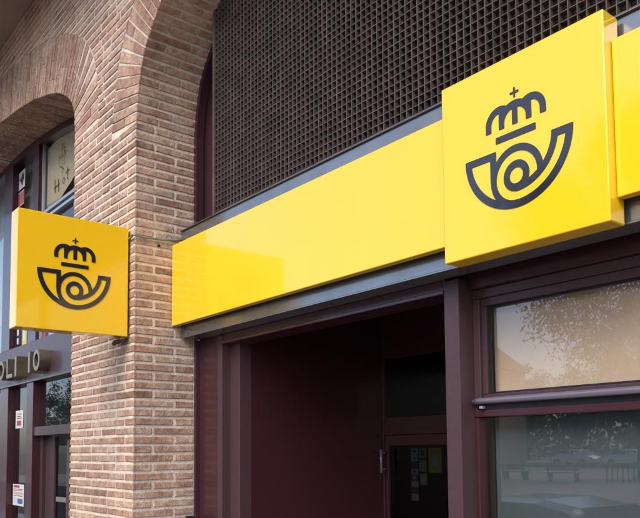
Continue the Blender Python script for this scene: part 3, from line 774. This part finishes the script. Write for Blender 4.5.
def make_car(label, loc, rz, paint):
    t = thing('parked_car', label, 'car', loc, 'cars parked across the street', rz)
    prof = [(-2.1,.32),(-2.12,.62),(-2.02,.86),(-1.55,.95),(-1.2,1.02),(-.75,1.33),(-.3,1.42),(.4,1.42),(.85,1.34),(1.35,.98),(1.95,.84),(2.08,.62),(2.1,.32)]
    m = MB()
    for s0, s1 in ((-1,1),):
        secs = [(-.86,.0,.93),(-.8,.0,1.0),(-.62,0,1.0),(.62,0,1.0),(.8,0,1.0),(.86,0,.93)]
        n = len(prof); vs = []
        for (y, _, k_) in secs:
            for (x, z) in prof:
                zz = z; yy = y
                if z > 1.0: yy = y*.80
                elif z > .9: yy = y*.95
                vs.append((x*k_, yy, zz if abs(y) < .8 else min(zz, .32+(zz-.32)*.97)))
        fs = [(i*n+j, i*n+j+1, (i+1)*n+j+1, (i+1)*n+j) for i in range(len(secs)-1) for j in range(n-1)]
        fs += [tuple(range(n)), tuple(reversed(range((len(secs)-1)*n, len(secs)*n)))]
        fs += [(i*n, (i+1)*n, (i+1)*n+n-1, i*n+n-1) for i in range(len(secs)-1)]
        m.add(vs, fs)
    m.build('body', paint, t, bevel=.02)
    g = MB()
    for s in (-1, 1):
        y0 = .70*s
        g.add([(-1.05,y0*1.06,1.03),(-.72,y0,1.30),(-.02,y0,1.36),(-.02,y0*1.06,1.03),(.04,y0*1.06,1.03),(.04,y0,1.36),(.78,y0,1.30),(1.15,y0*1.06,1.03)], [(0,1,2,3),(4,5,6,7)])
    g.add([(1.32,-.62,1.02),(1.32,.62,1.02),(.90,.58,1.33),(.90,-.58,1.33)], [(0,1,2,3)]); g.add([(-1.2,-.62,1.06),(-1.2,.62,1.06),(-.80,.58,1.33),(-.80,-.58,1.33)], [(0,1,2,3)])
    g.v = [(x*1.012+(.012 if x > 0 else -.012), y*1.01+(.012 if y > 0 else -.012), z+.006) for x, y, z in g.v]
    g.build('windows', 'car_glass', t)
    for x in (-1.32, 1.32):
        for s in (-1, 1):
            w = MB().tube([(x,s*.70,.31),(x,s*.88,.31)], .31, 24); wo_ = w.build('wheel', 'rubber', t, smooth=False)
            MB().tube([(x,s*.875,.31),(x,s*.89,.31)], .19, 16).build('rim', 'chrome', wo_)
    for s in (-1, 1):
        MB().box(2.0,2.09,s*.6-.14,s*.6+.14,.62,.74).build('headlight', 'car_glass', t, .02)
        MB().box(-2.12,-2.03,s*.66-.1,s*.66+.1,.66,.84).build('tail_light', 'lamp_red', t, .02)
    return t
c1 = make_car('silver hatchback parked closest, its roof mirrored low in the shop window', (-5.5, -2.28, ZR), 0, 'car_silver')
c1.scale = (1,1,.92)
c2 = make_car('white car parked third in the far row across the plaza', (-25, -49, ZP-.02), .1, 'car_white')
for (x, y, lab) in ((-30.2,-49.4,'white car parked fourth in the far row across the plaza'),(-19.9,-48.6,'white car parked second in the far row across the plaza'),(-35.6,-49.8,'white car at the far left end of the far row'),(-14.8,-48.2,'white car at the right end of the far row')):
    q = copy_tree(c2); q.location = (x, y, ZP-.02); q['label'] = lab; q.rotation_euler = (0,0,.1+(pi if x > -20 else 0))
def make_bench(label, loc, rz):
    t = thing('park_bench', label, 'bench', loc, 'benches on the plaza', rz)
    MB().box(-.9,.9,-.22,.22,.42,.46).build('seat', 'wood', t, .01)
    MB().box(-.9,.9,.22,.26,.56,.66).box(-.9,.9,.22,.26,.72,.86).build('backrest', 'wood', t, .01)
    for s in (-.7,.7):
        MB().box(s-.03,s+.03,-.2,.2,0,.42).box(s-.03,s+.03,.26,.3,.2,.86).build('leg', 'iron', t, .01)
    return t
make_bench('wooden park bench left of the railing', (-24.6, -27.0, ZP-.02), .1)
make_bench('wooden park bench by the end of the railing', (-21.3, -26.5, ZP-.02), -.15)
rl = thing('railing', 'low black iron railing along the plaza edge', 'railing', (-12, -27, ZP-.02))
m = MB()
for i in range(56): m.box(-19.2+i*.28-.028, -19.2+i*.28+.028, -27.02, -26.98, ZP, ZP+.82)
shift(m, rl).build('bars', 'iron', rl)
box('top_rail', -19.3, -3.7, -27.03, -26.97, ZP+.82, ZP+.87, 'iron', rl); box('bottom_rail', -19.3, -3.7, -27.02, -26.98, ZP+.08, ZP+.11, 'iron', rl)

def make_house(label, loc, w, d, h, wm, floors, nwin, ridge=2.4, rz=0):
    t = thing('town_house', label, 'house', loc, 'houses beyond the plaza', rz)
    MB().box(-w/2,w/2,-d/2,d/2,0,h).build('wall', wm, t)
    e = .4
    MB().add([(-w/2-e,-d/2-e,h),(w/2+e,-d/2-e,h),(w/2+e,d/2+e,h),(-w/2-e,d/2+e,h),(-w/2+1,0,h+ridge),(w/2-1,0,h+ridge)],
             [(0,1,5,4),(1,2,5),(2,3,4,5),(3,0,4),(0,3,2,1)]).build('roof', 'roof_tile', t)
    MB().box(w*.2,w*.2+.7,-.35,.35,h+ridge*.5,h+ridge+.7).build('chimney', wm, t)
    for f in range(floors):
        for i in range(nwin):
            x = -w/2+w*(i+.5)/nwin; z = 1.0+f*3.0
            fr_ = MB().box(x-.55,x+.55,d/2+.002,d/2+.06,z,z+1.6).build('window', 'white_paper', t)
            MB().box(x-.45,x+.45,d/2+.061,d/2+.07,z+.1,z+1.5).build('pane', 'window_dark', fr_)
    return t
make_house('pink rendered house with tiled roof at the left end of the plaza', (-46.5, -44, ZP-.02), 14, 9, 8.5, 'house_wall', 3, 5, rz=-.2)
make_house('cream house with tiled roof straight across the plaza', (-26, -66, ZP-.02), 18, 9, 6.5, 'house_wall_cream', 2, 6)
make_house('pink low house with tiled roof at the right end of the plaza', (-4, -66, ZP-.02), 16, 9, 6.5, 'house_wall', 2, 6)

# far-off wood closing the view behind the houses
rb = random.Random(11); tb = MB()
for i in range(26000):
    x = rb.uniform(-150, 30); top = 5.0+1.6*sin(x*.21)+1.1*sin(x*.63+1)+.8*sin(x*1.7)
    z = ZP+top*rb.random()**.75; p = Vector((x, -78+rb.uniform(-2.5,2.5), z))
    n_ = Vector((rb.gauss(0,1), rb.gauss(0,1), rb.gauss(0,1))).normalized(); a = n_.orthogonal().normalized(); b = n_.cross(a); q = rb.uniform(.25,.5)
    tb.add([p-a*q, p-b*q*.6, p+a*q, p+b*q*.6], [(0,1,2,3)])
w = tb.build('tree_belt', 'leaves'); w['kind'] = 'stuff'; w['label'] = 'far band of dense green trees behind the houses'; w['category'] = 'wood'
